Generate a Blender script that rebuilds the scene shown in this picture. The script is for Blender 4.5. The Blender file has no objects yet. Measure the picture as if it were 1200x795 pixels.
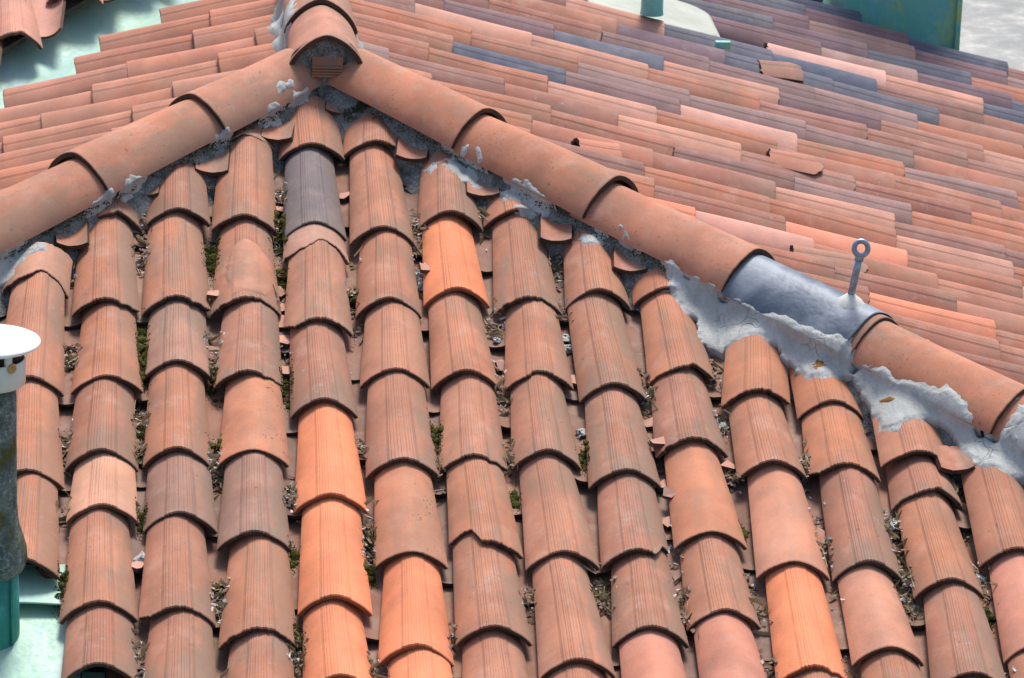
import bpy, math, random
import numpy as np
from mathutils import Matrix, Vector
from mathutils.bvhtree import BVHTree
random.seed(7); rng = np.random.default_rng(7)
SC = bpy.context.scene
COL = SC.collection
R = math.radians

# ------------------------------------------------------------------ camera
CAMPOS = np.array([-0.51436425, -12.0633828, 3.26057671])
CR = np.array([0.99629612, -0.07925859, 0.03334849])
CU = np.array([-0.0059826, 0.32299312, 0.9463824])
CF = np.array([0.08578026, 0.94307662, -0.32132262])
FPX = 4980.478
cam = bpy.data.cameras.new('camera')
cam.sensor_width = 36.0
cam.lens = FPX / 1200 * 36
cam.clip_end = 2000
cam.dof.use_dof = True
cam.dof.focus_distance = 11.1
cam.dof.aperture_fstop = 14
camo = bpy.data.objects.new('camera', cam)
COL.objects.link(camo)
camo.matrix_world = Matrix(((CR[0], CU[0], -CF[0], CAMPOS[0]), (CR[1], CU[1], -CF[1], CAMPOS[1]),
                            (CR[2], CU[2], -CF[2], CAMPOS[2]), (0, 0, 0, 1)))
SC.camera = camo

# ------------------------------------------------------------------ sky, sun, exposure
SUN_TO = Vector((0.12, 0.46, 0.88)).normalized()
w = bpy.data.worlds.new('World'); SC.world = w; w.use_nodes = True
nt = w.node_tree
sky = nt.nodes.new('ShaderNodeTexSky'); sky.sky_type = 'NISHITA'; sky.sun_disc = False
sky.sun_elevation = math.asin(SUN_TO.z)
sky.sun_rotation = math.atan2(SUN_TO.x, SUN_TO.y)
sky.air_density = 1.0; sky.dust_density = 3.0; sky.ozone_density = 1.0
bg = nt.nodes['Background']; bg.inputs['Strength'].default_value = 0.07
nt.links.new(sky.outputs[0], bg.inputs['Color'])
sl = bpy.data.lights.new('sun', 'SUN'); sl.energy = 1.5; sl.angle = R(16); sl.color = (1, .95, .88)
so = bpy.data.objects.new('sun', sl); COL.objects.link(so)
so.rotation_euler = SUN_TO.to_track_quat('Z', 'Y').to_euler()
so.location = (3, 3, 9)
vs = SC.view_settings
vs.view_transform = 'Standard'; vs.look = 'None'; vs.gamma = 1; vs.exposure = 1.52
try: vs.use_curve_mapping = False
except Exception: pass

# ------------------------------------------------------------------ roof geometry
AL, BR, BL = R(14.66737), R(15.11806), R(14.5)
S, X0, EXPO, SP = 0.19, -0.6206, 0.3774, 0.17847
V = lambda *a: np.array(a, float)
NF, NR, NL = V(0, -math.sin(AL), math.cos(AL)), V(math.sin(BR), 0, math.cos(BR)), V(-math.sin(BL), 0, math.cos(BL))
UPF, UPR, UPL = V(0, math.cos(AL), math.sin(AL)), V(-math.cos(BR), 0, math.sin(BR)), V(math.cos(BL), 0, math.sin(BL))
def unit(a): return a / np.linalg.norm(a)
HR = unit(np.cross(NF, NR)); HR = HR * -np.sign(HR[2])      # right hip, downwards
HL = unit(np.cross(NF, NL)); HL = HL * -np.sign(HL[2])
def ray(px, py): return CF + CR * (px - 600) / FPX - CU * (py - 397.5) / FPX
def at(px, py, n, off=0.0):                                   # photo measurement -> point on a roof plane
    d = ray(px, py); return CAMPOS + d * ((off - CAMPOS @ n) / (d @ n))
def atY(px, py, y): d = ray(px, py); return CAMPOS + d * ((y - CAMPOS[1]) / d[1])
def proj(p):
    d = np.asarray(p) - CAMPOS; z = d @ CF
    return np.array([600 + FPX * (d @ CR) / z, 397.5 - FPX * (d @ CU) / z])
def zF(y): return y * math.tan(AL)
def zR(x): return -x * math.tan(BR)
def zL(x): return x * math.tan(BL)

# ------------------------------------------------------------------ material helpers
class NT:
    def __init__(s, name):
        s.m = bpy.data.materials.new(name); s.m.use_nodes = True
        s.t = s.m.node_tree; s.b = s.t.nodes['Principled BSDF']
    def n(s, typ, ins=None, **kw):
        x = s.t.nodes.new(typ)
        for k, v in kw.items(): setattr(x, k, v)
        for k, v in (ins or {}).items():
            if isinstance(v, bpy.types.NodeSocket): s.t.links.new(v, x.inputs[k])
            else: x.inputs[k].default_value = v
        return x
    def math(s, op, a, b=0.0, c=None, clamp=False):
        i = {0: a, 1: b}
        if c is not None: i[2] = c
        return s.n('ShaderNodeMath', i, operation=op, use_clamp=clamp).outputs[0]
    def noise(s, vec, scale, detail=4, rough=.55, dist=0.0):
        return s.n('ShaderNodeTexNoise', {'Vector': vec, 'Scale': scale, 'Detail': detail, 'Roughness': rough, 'Distortion': dist}).outputs['Fac']
    def step(s, v, a, b, o0=0.0, o1=1.0):
        return s.n('ShaderNodeMapRange', {0: v, 1: a, 2: b, 3: o0, 4: o1}, interpolation_type='SMOOTHSTEP').outputs[0]
    def mix(s, f, a, b, mode='MIX'):
        x = s.n('ShaderNodeMix', data_type='RGBA', blend_type=mode)
        for i, v in ((0, f), (6, a), (7, b)):
            if isinstance(v, bpy.types.NodeSocket): s.t.links.new(v, x.inputs[i])
            elif i == 0: x.inputs[0].default_value = v
            else: x.inputs[i].default_value = (*v[:3], 1)
        return x.outputs[2]
    def set(s, **k):
        for a, v in k.items():
            key = a.replace('_', ' ')
            if isinstance(v, bpy.types.NodeSocket): s.t.links.new(v, s.b.inputs[key])
            else: s.b.inputs[key].default_value = (*v, 1) if isinstance(v, tuple) else v
    def bump(s, h, strength=.4, dist=.004, normal=None):
        i = {'Strength': strength, 'Distance': dist, 'Height': h}
        if normal: i['Normal'] = normal
        x = s.n('ShaderNodeBump', i).outputs[0]
        s.t.links.new(x, s.b.inputs['Normal']); return x
    def grey(s, v): return s.n('ShaderNodeCombineColor', {0: v, 1: v, 2: v}).outputs[0]
    def rndvec(s):
        oi = s.n('ShaderNodeObjectInfo'); tc = s.n('ShaderNodeTexCoord')
        k = s.n('ShaderNodeVectorMath', {0: tc.outputs['Object'], 1: s.n('ShaderNodeCombineXYZ', {
            0: s.math('MULTIPLY', oi.outputs['Random'], 37.0), 1: s.math('MULTIPLY', oi.outputs['Random'], 91.0), 2: s.math('MULTIPLY', oi.outputs['Random'], 53.0)}).outputs[0]}, operation='ADD').outputs[0]
        return k, oi, tc

def terracotta(name, grooves=True, edge=False, spots=0.0, pits=1.0):
    a = NT(name); vec, oi, tc = a.rndvec()
    col, alpha, rnd = oi.outputs['Color'], oi.outputs['Alpha'], oi.outputs['Random']
    uv = a.n('ShaderNodeSeparateXYZ', {0: tc.outputs['UV']})
    U = a.math('SUBTRACT', a.math('MULTIPLY', uv.outputs[0], 2.0), 1.0); Vv = uv.outputs[1]
    big = a.noise(vec, 7, 4); mid = a.noise(vec, 26, 6, .65); fine = a.noise(vec, 240, 3, .7)
    val = a.math('ADD', a.math('ADD', a.step(big, .3, .7, .84, 1.10), a.step(mid, .3, .7, -.07, .07)), a.step(fine, .3, .7, -.06, .06))
    c = a.mix(1.0, col, a.grey(val), 'MULTIPLY')
    # pale lime bloom
    bloom = a.math('MULTIPLY', a.step(a.noise(vec, 11, 6, .65, .1), .5, .74), a.math('MULTIPLY', alpha, .26))
    c = a.mix(bloom, c, (.60, .43, .35))
    # warm orange patches
    c = a.mix(a.math('MULTIPLY', a.step(a.noise(vec, 5, 3), .52, .75), .35), c, a.mix(1.0, c, (1.15, .90, .72), 'MULTIPLY'))
    # grey weathering, heavier on one flank and streaked along the tile
    st = a.n('ShaderNodeVectorMath', {0: vec, 1: (26, 5, 20)}, operation='MULTIPLY').outputs[0]
    streak = a.noise(st, 1.0, 5, .65)
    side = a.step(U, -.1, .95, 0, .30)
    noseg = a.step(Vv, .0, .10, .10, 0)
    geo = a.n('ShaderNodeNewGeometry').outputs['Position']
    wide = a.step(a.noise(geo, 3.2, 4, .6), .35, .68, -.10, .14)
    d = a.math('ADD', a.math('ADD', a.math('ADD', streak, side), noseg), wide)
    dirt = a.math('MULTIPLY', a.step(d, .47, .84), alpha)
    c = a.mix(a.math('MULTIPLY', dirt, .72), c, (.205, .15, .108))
    lich = a.math('MULTIPLY', a.step(a.noise(vec, 38, 5, .7), .60, .70), a.math('MULTIPLY', alpha, a.step(a.noise(geo, 5.0, 3), .42, .62, .1, .75)))
    c = a.mix(lich, c, (.31, .285, .235))
    # lichen pits
    pit = a.step(a.noise(vec, 95, 2, .5), .68 - .05 * (pits - 1), .74 - .05 * (pits - 1))
    pit = a.math('MULTIPLY', pit, a.math('MULTIPLY', alpha, a.step(a.noise(vec, 9, 3), .45, .62, .15, .75)))
    c = a.mix(pit, c, (.07, .06, .05))
    if spots:
        vo = a.n('ShaderNodeTexVoronoi', {'Vector': vec, 'Scale': 75.0, 'Randomness': 1.0}).outputs['Distance']
        sp = a.math('MULTIPLY', a.step(vo, .18, .30, 1, 0), a.math('MULTIPLY', a.step(U, -.1, .5) if pits == 1 else 1.0, a.step(a.noise(vec, 16 if pits == 1 else 8, 3), .47 if pits == 1 else .52, .6)))
        c = a.mix(a.math('MULTIPLY', sp, spots), c, (.06, .05, .045))
    h = a.math('ADD', a.math('MULTIPLY', fine, .35), a.math('MULTIPLY', mid, .8))
    if grooves:
        off = a.math('MULTIPLY', rnd, 0.0)
        Uo = a.math('ADD', U, off)
        wob = a.math('MULTIPLY', a.noise(a.n('ShaderNodeCombineXYZ', {0: a.math('MULTIPLY', U, 9.0), 1: a.math('MULTIPLY', rnd, 50.0)}).outputs[0], 1, 2), 1.6)
        fr = a.math('FRACT', a.math('ADD', a.math('MULTIPLY', Uo, 15.0), wob))
        tri = a.math('MULTIPLY', a.math('ABSOLUTE', a.math('SUBTRACT', fr, .5)), 2.0)
        mask = a.step(a.math('ABSOLUTE', Uo), .25, .36, 1, 0)
        line = a.math('MULTIPLY', a.step(tri, .55, .95), mask)
        sv = a.n('ShaderNodeCombineXYZ', {0: a.math('MULTIPLY', U, 16.0), 1: a.math('MULTIPLY', Vv, 5.0), 2: a.math('MULTIPLY', rnd, 80.0)}).outputs[0]
        stn = a.step(a.noise(sv, 1, 3, .6), .32, .66, .12, 1.0)
        # groove band is rubbed a little paler / redder with dirty lines
        c = a.mix(a.math('MULTIPLY', mask, .20), c, a.mix(1.0, c, (1.12, 1.0, .95), 'MULTIPLY'))
        bandedge = a.math('MULTIPLY', a.step(a.math('ABSOLUTE', a.math('SUBTRACT', a.math('ABSOLUTE', Uo), .33)), .015, .05, 1, 0), .6)
        line = a.math('MAXIMUM', line, bandedge)
        al2 = a.math('ADD', a.math('MULTIPLY', alpha, .40), .20)
        c = a.mix(a.math('MULTIPLY', a.math('MULTIPLY', line, stn), al2), c, a.mix(.65, a.mix(1.0, c, (.42, .34, .32), 'MULTIPLY'), (.13, .09, .075)))
        h = a.math('SUBTRACT', h, a.math('MULTIPLY', line, 1.3))
    if edge:  # black lichen, with the shade of noses and undersides painted in
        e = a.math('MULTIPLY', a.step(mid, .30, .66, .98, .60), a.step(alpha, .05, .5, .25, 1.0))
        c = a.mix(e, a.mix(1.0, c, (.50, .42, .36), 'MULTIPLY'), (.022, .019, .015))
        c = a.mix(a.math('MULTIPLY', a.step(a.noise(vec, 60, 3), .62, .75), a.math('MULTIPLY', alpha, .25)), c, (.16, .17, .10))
    a.set(Base_Color=c, Roughness=a.step(mid, .3, .7, .66, .9), Specular_IOR_Level=.33)
    a.bump(h, .35, .003)
    return a.m

def rocky(name, c1, c2, c3, scale=14, moss=None, bump=.9, mossamt=.55, dist=.01):
    a = NT(name); vec, oi, tc = a.rndvec()
    n1 = a.noise(vec, scale, 6, .65); n2 = a.noise(vec, scale * 5, 5, .7); n3 = a.noise(vec, scale * .4, 3)
    c = a.mix(a.step(n1, .35, .65), c1, c2); c = a.mix(a.step(n2, .5, .75), c, c3)
    c = a.mix(1.0, c, a.grey(a.step(n2, .25, .75, .8, 1.15)), 'MULTIPLY')
    if moss:
        m = a.step(a.math('ADD', n3, a.math('MULTIPLY', a.math('SUBTRACT', n2, .5), .5)), mossamt, mossamt + .10)
        c = a.mix(m, c, a.mix(a.step(n2, .3, .7), moss, tuple(x * 2.2 for x in moss)))
    a.set(Base_Color=c, Roughness=.95, Specular_IOR_Level=.2)
    a.bump(a.math('ADD', n1, a.math('MULTIPLY', n2, .6)), bump, dist)
    return a.m

def mortarmat():
    a = NT('pale mortar'); vec, oi, tc = a.rndvec()
    n1 = a.noise(vec, 9, 5, .6); n2 = a.noise(vec, 130, 4, .75)
    st = a.n('ShaderNodeVectorMath', {0: vec, 1: (60, 14, 30)}, operation='MULTIPLY').outputs[0]; br = a.noise(st, 1, 4, .6)
    vo = a.n('ShaderNodeTexVoronoi', {'Vector': a.n('ShaderNodeVectorMath', {0: vec, 1: a.n('ShaderNodeVectorMath', {0: a.n('ShaderNodeTexNoise', {'Vector': vec, 'Scale': 20.0}).outputs['Color'], 1: (.05, .05, .05)}, operation='MULTIPLY').outputs[0]}, operation='ADD').outputs[0], 'Scale': 13.0}, feature='DISTANCE_TO_EDGE').outputs['Distance']
    crack = a.math('MULTIPLY', a.step(vo, .0, .022, 1, 0), a.step(a.noise(vec, 7, 2), .5, .6))
    c = a.mix(a.step(n1, .35, .65), (.36, .375, .36), (.45, .46, .44)); c = a.mix(1.0, c, a.grey(a.math('ADD', a.step(br, .3, .7, .9, 1.06), a.step(n2, .3, .7, -.08, .08))), 'MULTIPLY')
    c = a.mix(a.math('MULTIPLY', crack, .5), c, (.14, .135, .125))
    a.set(Base_Color=c, Roughness=.97, Specular_IOR_Level=.1)
    a.bump(a.math('SUBTRACT', a.math('ADD', a.math('MULTIPLY', br, .9), a.math('MULTIPLY', n2, 1.0)), crack), .6, .004); return a.m

def patina(name, base, blue, white, green, rust=(.10, .12, .10)):
    a = NT(name); vec, oi, tc = a.rndvec()
    st = a.n('ShaderNodeVectorMath', {0: vec, 1: (5, 1.4, 3)}, operation='MULTIPLY').outputs[0]
    n1 = a.noise(st, 2.0, 5, .6, .6); n2 = a.noise(vec, 6, 4, .6); n3 = a.noise(vec, 55, 5, .7)
    c = a.mix(a.step(n1, .45, .68), base, blue); c = a.mix(a.math('MULTIPLY', a.step(n2, .5, .68), .8), c, white)
    c = a.mix(a.math('MULTIPLY', a.step(a.noise(st, 3.1, 4, .6, .4), .52, .7), .7), c, green)
    c = a.mix(a.math('MULTIPLY', a.step(n3, .62, .76), .45), c, rust)
    a.set(Base_Color=c, Roughness=a.step(n3, .3, .7, .45, .75), Metallic=.05)
    a.bump(a.math('ADD', a.math('MULTIPLY', n2, 1.5), a.math('MULTIPLY', n3, .15)), .35, .012)
    return a.m

def plainmat(name, c, rough=.6, metal=0.0, var=.12, scale=30, spec=.4):
    a = NT(name); vec, oi, tc = a.rndvec(); n = a.noise(vec, scale, 5, .65)
    a.set(Base_Color=a.mix(1.0, c, a.grey(a.step(n, .3, .7, 1 - var, 1 + var)), 'MULTIPLY'), Roughness=rough, Metallic=metal, Specular_IOR_Level=spec)
    a.bump(n, .2, .002); return a.m

M = {}
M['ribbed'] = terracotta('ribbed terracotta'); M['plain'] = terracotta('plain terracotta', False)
M['spotted'] = terracotta('spotted terracotta', False, spots=.9)
M['capclay'] = terracotta('pitted cap clay', False, spots=.28, pits=1.5)
M['edge'] = terracotta('tile edge with lichen and painted shade', False, True)
M['oldmortar'] = rocky('old mossy mortar', (.12, .12, .11), (.25, .255, .24), (.42, .43, .41), 30, (.016, .017, .009), .9, .60)
M['mortar'] = mortarmat()
M['rust'] = plainmat('rust stain', (.22, .10, .02), .9, 0, .4)
M['copper'] = patina('pale copper patina', (.33, .52, .42), (.29, .45, .46), (.47, .57, .53), (.34, .50, .36))
M['copperdark'] = patina('dark copper patina', (.02, .22, .17), (.03, .33, .28), (.10, .40, .34), (.01, .10, .075), (.01, .03, .025))
M['copperfar'] = patina('blue green copper patina', (.15, .46, .38), (.12, .44, .50), (.28, .56, .48), (.40, .52, .13))
M['lead'] = NT('lead sheet')
_a = M['lead']; _v, _o, _t = _a.rndvec(); _n = _a.noise(_v, 6, 4, .55, .15); _f = _a.noise(_v, 70, 4, .7)
_a.set(Base_Color=_a.mix(_a.step(_n, .42, .62), (.075, .10, .14), (.19, .22, .265)), Metallic=.2, Roughness=_a.step(_n, .3, .7, .45, .6))
_a.bump(_a.math('ADD', _a.math('MULTIPLY', _n, 1.0), _a.math('MULTIPLY', _f, .08)), .6, .014); M['lead'] = _a.m
M['galv'] = plainmat('galvanised steel', (.27, .34, .40), .42, .6, .25, 60)
M['sealant'] = plainmat('sealant', (.55, .56, .50), .7, 0, .12)
M['whitepaint'] = plainmat('white enamel', (.84, .85, .85), .35, 0, .03, 12)
M['creampaint'] = plainmat('cream enamel', (.60, .64, .56), .4, 0, .06, 14)
M['bronze'] = plainmat('bronze rivet', (.45, .30, .12), .4, .6)
M['openingshade'] = plainmat('painted opening shade', (.015, .012, .01), .9)
M['lichenpipe'] = rocky('lichened cement pipe', (.075, .105, .09), (.16, .21, .19), (.36, .39, .36), 22, (.055, .05, .012), .8, .56)
M['deck'] = plainmat('roof boarding dark with soil', (.07, .055, .045), .95, 0, .4)
M['plaster'] = plainmat('wall plaster', (.62, .55, .42), .9, 0, .1, 5)
M['ground'] = plainmat('ground gravel', (.16, .15, .13), .95, 0, .3, 3)
M['terrace'] = rocky('pale terrace screed', (.28, .29, .29), (.36, .36, .345), (.44, .42, .38), 1.6, None, .1)
M['whiteplate'] = plainmat('white flashing plate', (.36, .38, .33), .7, 0, .12, 7)
M['moss'] = rocky('moss', (.03, .034, .006), (.07, .075, .010), (.14, .13, .018), 60, None, .6)
M['leafpale'] = plainmat('dry pale leaf bits', (.50, .46, .42), .9, 0, .4, 90)
M['leafbrown'] = plainmat('dry brown leaf bits', (.17, .11, .07), .9, 0, .4, 90)
M['leafgrey'] = plainmat('grey crumbs', (.34, .34, .35), .95, 0, .3, 90)
M['straw'] = plainmat('straw', (.42, .36, .20), .8, 0, .2)
M['brick'] = terracotta('brick fragment', True)

# ------------------------------------------------------------------ object helpers
def link(o, parent=None, inv=False):
    COL.objects.link(o)
    if parent is not None:
        o.parent = parent
        if inv: o.matrix_parent_inverse = Matrix(parent.matrix_basis).inverted()
    return o
def tag(o, label=None, cat=None, group=None, kind=None):
    if label: o['label'] = label
    if cat: o['category'] = cat
    if group: o['group'] = group
    if kind: o['kind'] = kind
    return o
def empty(name, loc):
    o = bpy.data.objects.new(name, None); o.empty_display_size = .1; COL.objects.link(o); o.location = Vector(loc); return o
def mesh(name, verts, faces, mats, mi=None, smooth=True, uv=None):
    me = bpy.data.meshes.new(name)
    me.from_pydata([tuple(map(float, v)) for v in verts], [], faces)
    for m in (mats if isinstance(mats, (list, tuple)) else [mats]): me.materials.append(m)
    if mi is not None: me.polygons.foreach_set('material_index', np.asarray(mi, np.int32))
    me.polygons.foreach_set('use_smooth', np.full(len(me.polygons), smooth, bool) if isinstance(smooth, bool) else np.asarray(smooth, bool))
    if uv is not None:
        l = me.uv_layers.new(name='UVMap'); idx = np.empty(len(me.loops), np.int32); me.loops.foreach_get('vertex_index', idx)
        l.data.foreach_set('uv', np.asarray(uv, np.float32)[idx].ravel())
    me.update(); return me
def ob(name, me, parent=None, inv=True, color=None):
    o = bpy.data.objects.new(name, me)
    if color: o.color = color
    return link(o, parent, inv)
def frame(x, y, z, loc):
    return Matrix(((x[0], y[0], z[0], loc[0]), (x[1], y[1], z[1], loc[1]), (x[2], y[2], z[2], loc[2]), (0, 0, 0, 1)))
class MB:                                                     # collects closed pieces into one mesh
    def __init__(s): s.v, s.f, s.mi = [], [], []
    def add(s, vs, fs, mi=0):
        k = len(s.v); s.v += [tuple(map(float, p)) for p in vs]; s.f += [tuple(i + k for i in f) for f in fs]; s.mi += [mi] * len(fs)
    def box(s, x0, x1, y0, y1, z0, z1, mi=0):
        s.add([(x, y, z) for x in (x0, x1) for y in (y0, y1) for z in (z0, z1)],
              [(0, 1, 3, 2), (4, 6, 7, 5), (0, 4, 5, 1), (2, 3, 7, 6), (0, 2, 6, 4), (1, 5, 7, 3)], mi)
    def lathe(s, prof, n=32, c=(0, 0, 0), mi=0, jit=0.0):
        vs, fs = [], []
        for (r, z) in prof:
            for k in range(n):
                a = 2 * math.pi * k / n; rr = r * (1 + (rng.random() - .5) * jit)
                vs.append((c[0] + rr * math.cos(a), c[1] + rr * math.sin(a), c[2] + z))
        for i in range(len(prof) - 1):
            for k in range(n):
                k2 = (k + 1) % n; fs.append((i * n + k, i * n + k2, (i + 1) * n + k2, (i + 1) * n + k))
        s.add(vs, fs, mi)
    def tube(s, pts, r, n=10, closed=False, mi=0):
        pts = [np.array(p, float) for p in pts]; vs, fs = [], []; m = len(pts)
        for i, p in enumerate(pts):
            t = unit(pts[(i + 1) % m] - pts[i - 1]) if closed else unit(pts[min(i + 1, m - 1)] - pts[max(i - 1, 0)])
            a = V(0, 1, 0) if abs(t[1]) < .9 else V(1, 0, 0)
            b1 = unit(np.cross(t, a)); b2 = np.cross(t, b1)
            rr = r[i] if isinstance(r, (list, tuple)) else r
            vs += [p + rr * (math.cos(2 * math.pi * k / n) * b1 + math.sin(2 * math.pi * k / n) * b2) for k in range(n)]
        for i in range(m if closed else m - 1):
            j = (i + 1) % m
            for k in range(n): fs.append((i * n + k, i * n + (k + 1) % n, j * n + (k + 1) % n, j * n + k))
        if not closed:
            fs.append(tuple(range(n))[::-1]); fs.append(tuple((m - 1) * n + k for k in range(n)))
        s.add(vs, fs, mi)
    def build(s, name, mats, parent=None, smooth=True):
        return ob(name, mesh(name, s.v, s.f, mats, s.mi, smooth), parent)

# ------------------------------------------------------------------ barrel tile mesh
# local frame: origin = crown of the nose, +Y up the slope, +Z away from the roof
PEAK = .30; BAND = .0016
def tile_mesh(name, L=.43, wn=.186, wh=.137, A=R(66), th=.0105, nose=None, headcut=None, mat='ribbed', nu=52, nv=7,
              seed=0, teeth=.0014, pan=False, rough=0.0):
    g = np.random.default_rng(seed + 1000)
    us = np.linspace(-1, 1, nu + 1)
    ph = g.random(6) * 6.28; boff = 0.0
    jit = g.normal(0, .0004, nu + 1) + .0008 * np.sin(us * 3 + ph[0]) * g.random() + .0007 * np.sin(us * 8 + ph[1]) * g.random()
    comb = np.where(np.abs(us) < .34, np.where(np.arange(nu + 1) % 2 == 0, teeth, -teeth * .5) * g.uniform(.1, 1.2, nu + 1), 0)
    nz = jit + (comb if mat == 'ribbed' else 0)
    if nose is not None: nz = nz + np.array([nose(u) for u in us]) + g.normal(0, rough, nu + 1)
    hd = np.full(nu + 1, L) + (np.array([headcut(u) for u in us]) if headcut else g.normal(0, .002, nu + 1))
    sgn = -1 if pan else 1
    def pt(u, y, dr):
        t = y / L; w_ = wn + (wh - wn) * t
        w_ *= 1 + .012 * math.sin(3 * t + ph[2])
        r = w_ / (2 * math.sin(A)); a = u * A
        rr = r + dr + .0015 * math.sin(2.2 * a + ph[3] + 2 * t) + (BAND if (mat == 'ribbed' and dr == 0 and abs(u + boff) < .33) else 0)
        sa = math.sin(a) / math.sin(A); rise = r * (1 - math.cos(A))
        zt = -rise * (math.sqrt(sa * sa + .03) - .1732) / .8417
        zz = (1 - PEAK) * (r * math.cos(a) - r) + PEAK * zt if not pan else r * math.cos(a) - r
        zz += (rr - r) * math.cos(a)
        return (rr * math.sin(a) + .002 * math.sin(2.5 * t + ph[4]), y, sgn * zz + .002 * math.sin(3.1 * t + ph[5]) - .002 * math.sin(ph[5]))
    vs, uv, fs, mi, sm = [], [], [], [], []
    ts = np.linspace(0, 1, nv + 1) ** 1.0
    def grid(rows, flip, m, smooth=True):
        k = len(vs)
        for row in rows:
            for i, (p) in enumerate(row): vs.append(p); uv.append((us[i] * .5 + .5, p[1]))
        for j in range(len(rows) - 1):
            for i in range(nu):
                q = (k + j * (nu + 1) + i, k + j * (nu + 1) + i + 1, k + (j + 1) * (nu + 1) + i + 1, k + (j + 1) * (nu + 1) + i)
                fs.append(q[::-1] if flip else q); mi.append(m); sm.append(smooth)
    ys = [[nz[i] + (hd[i] - nz[i]) * t for i in range(nu + 1)] for t in ts]
    o = [[pt(us[i], y[i], 0) for i in range(nu + 1)] for y in ys]
    bev = [pt(us[i], ys[0][i] + .0025, 0) for i in range(nu + 1)]
    lip = [pt(us[i], ys[0][i], -.0018) for i in range(nu + 1)]
    o[0] = bev
    inn = [[pt(us[i], y[i], -th) for i in range(nu + 1)] for y in ys]
    f = pan
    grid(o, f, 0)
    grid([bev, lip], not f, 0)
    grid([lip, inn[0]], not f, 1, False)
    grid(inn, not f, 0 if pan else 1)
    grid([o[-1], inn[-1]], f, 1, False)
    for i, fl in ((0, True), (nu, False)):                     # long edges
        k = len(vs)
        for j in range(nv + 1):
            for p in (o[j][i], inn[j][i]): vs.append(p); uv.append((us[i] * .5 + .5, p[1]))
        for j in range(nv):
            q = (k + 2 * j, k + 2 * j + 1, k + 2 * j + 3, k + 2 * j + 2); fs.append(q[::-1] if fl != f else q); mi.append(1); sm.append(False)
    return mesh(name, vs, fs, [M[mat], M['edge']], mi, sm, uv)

# chips in a nose: metres cut away as a function of u (-1..1)
def chip_left(u): return .062 * max(0, min(1, (-.10 - u) / .22)) + .004 * math.sin(9 * u) if u < -.10 else 0
def chip_right(u): return .065 * max(0, min(1, (u - .42) / .3)) if u > .42 else 0
def chip_mid(u): return .012 if u > -.22 else 0
def chip_m(u): return .018 * min(1, max(0, (u - .1) / .12)) - .012 * max(0, (u - .45) / .5) + .003 * math.sin(7 * u)
def ragged(u): return .015 * math.sin(2.6 * u + 1) + .009 * math.sin(5.3 * u) + .0035 * math.sin(12 * u)
def ragged2(u): return .014 * math.sin(2.2 * u) + .006 * math.sin(6 * u + 2) + .03 * max(0, -u - .6)
def skew(u): return .02 * u
def corner_l(u): return .03 * max(0, (-u - .6) / .4)
def corner_r(u): return .02 * max(0, (u - .6) / .4) + .004 * math.sin(14 * u) * (u > .3)

def nib(u): return .008 * math.exp(-((u - .35) / .08) ** 2) + .006 * math.exp(-((u + .6) / .1) ** 2) + .004 * math.sin(2 * u)
TV = [tile_mesh('cover_tile_ribbed', seed=k) for k in range(7)]
TP = [tile_mesh('cover_tile_plain', mat='plain', seed=20 + k) for k in range(3)]
TS = tile_mesh('cover_tile_spotted', mat='spotted', seed=31)
TC = {k: tile_mesh('cover_tile_chipped', nose=fn, seed=40 + i, rough=.0012) for i, (k, fn) in enumerate(
    dict(left=chip_left, right=chip_right, mid=chip_mid, m=chip_m, cl=corner_l, cr=corner_r, skew=skew, nib=nib).items())}
PT = [tile_mesh('pan_tile', L=.43, wn=.125, wh=.16, A=R(62), nu=14, nv=3, pan=True, mat='plain', seed=60 + k) for k in range(4)]

BVH_V, BVH_F = [], []
def remember(o, mat):
    me = o.data; n = len(me.vertices); a = np.empty(n * 3); me.vertices.foreach_get('co', a); a = a.reshape(-1, 3)
    m = np.array(mat); a = a @ m[:3, :3].T + m[:3, 3]
    k = len(BVH_V); BVH_V.extend(map(tuple, a)); BVH_F.extend([tuple(i + k for i in p.vertices) for p in me.polygons])

TILT = .062
def place_tile(me, name, parent, x, up, n, loc, tilt=TILT, yaw=0.0, roll=0.0, color=None, keep=False, ys=1.0):
    m = frame(x, up, n, loc) @ Matrix.Rotation(yaw, 4, 'Z') @ Matrix.Rotation(-tilt, 4, 'X') @ Matrix.Rotation(roll, 4, 'Y') @ Matrix.Diagonal((random.uniform(.965, 1.03), ys, random.uniform(.93, 1.07), 1))
    o = bpy.data.objects.new(name, me); COL.objects.link(o); o.parent = parent
    o.matrix_parent_inverse = PINV.get(parent.name, Matrix.Identity(4)); o.matrix_basis = m
    if color: o.color = color
    if keep: remember(o, m)
    return o
PINV = {}

def jitc(c, a=.06, d=None):
    k = 1 + random.uniform(-a, a); h = random.uniform(-a, a) * .5
    return (min(c[0] * k * (1 + h), 1), c[1] * k, c[2] * k * (1 - h), c[3] if d is None else d)
C_N = [(.405, .170, .098, .85), (.39, .168, .100, .95), (.41, .178, .106, .8), (.42, .172, .095, .75), (.375, .160, .096, 1.0), (.415, .186, .114, .85), (.36, .158, .100, 1.0)]
C_O = (.66, .225, .106, .08); C_L = (.56, .29, .19, .3); C_G = (.29, .155, .112, 1.0); C_V = (.155, .13, .135, .6)
C_PO = (.47, .19, .105, .5); C_PP = (.51, .235, .15, .4); C_PK = (.51, .215, .145, .3)

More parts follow.
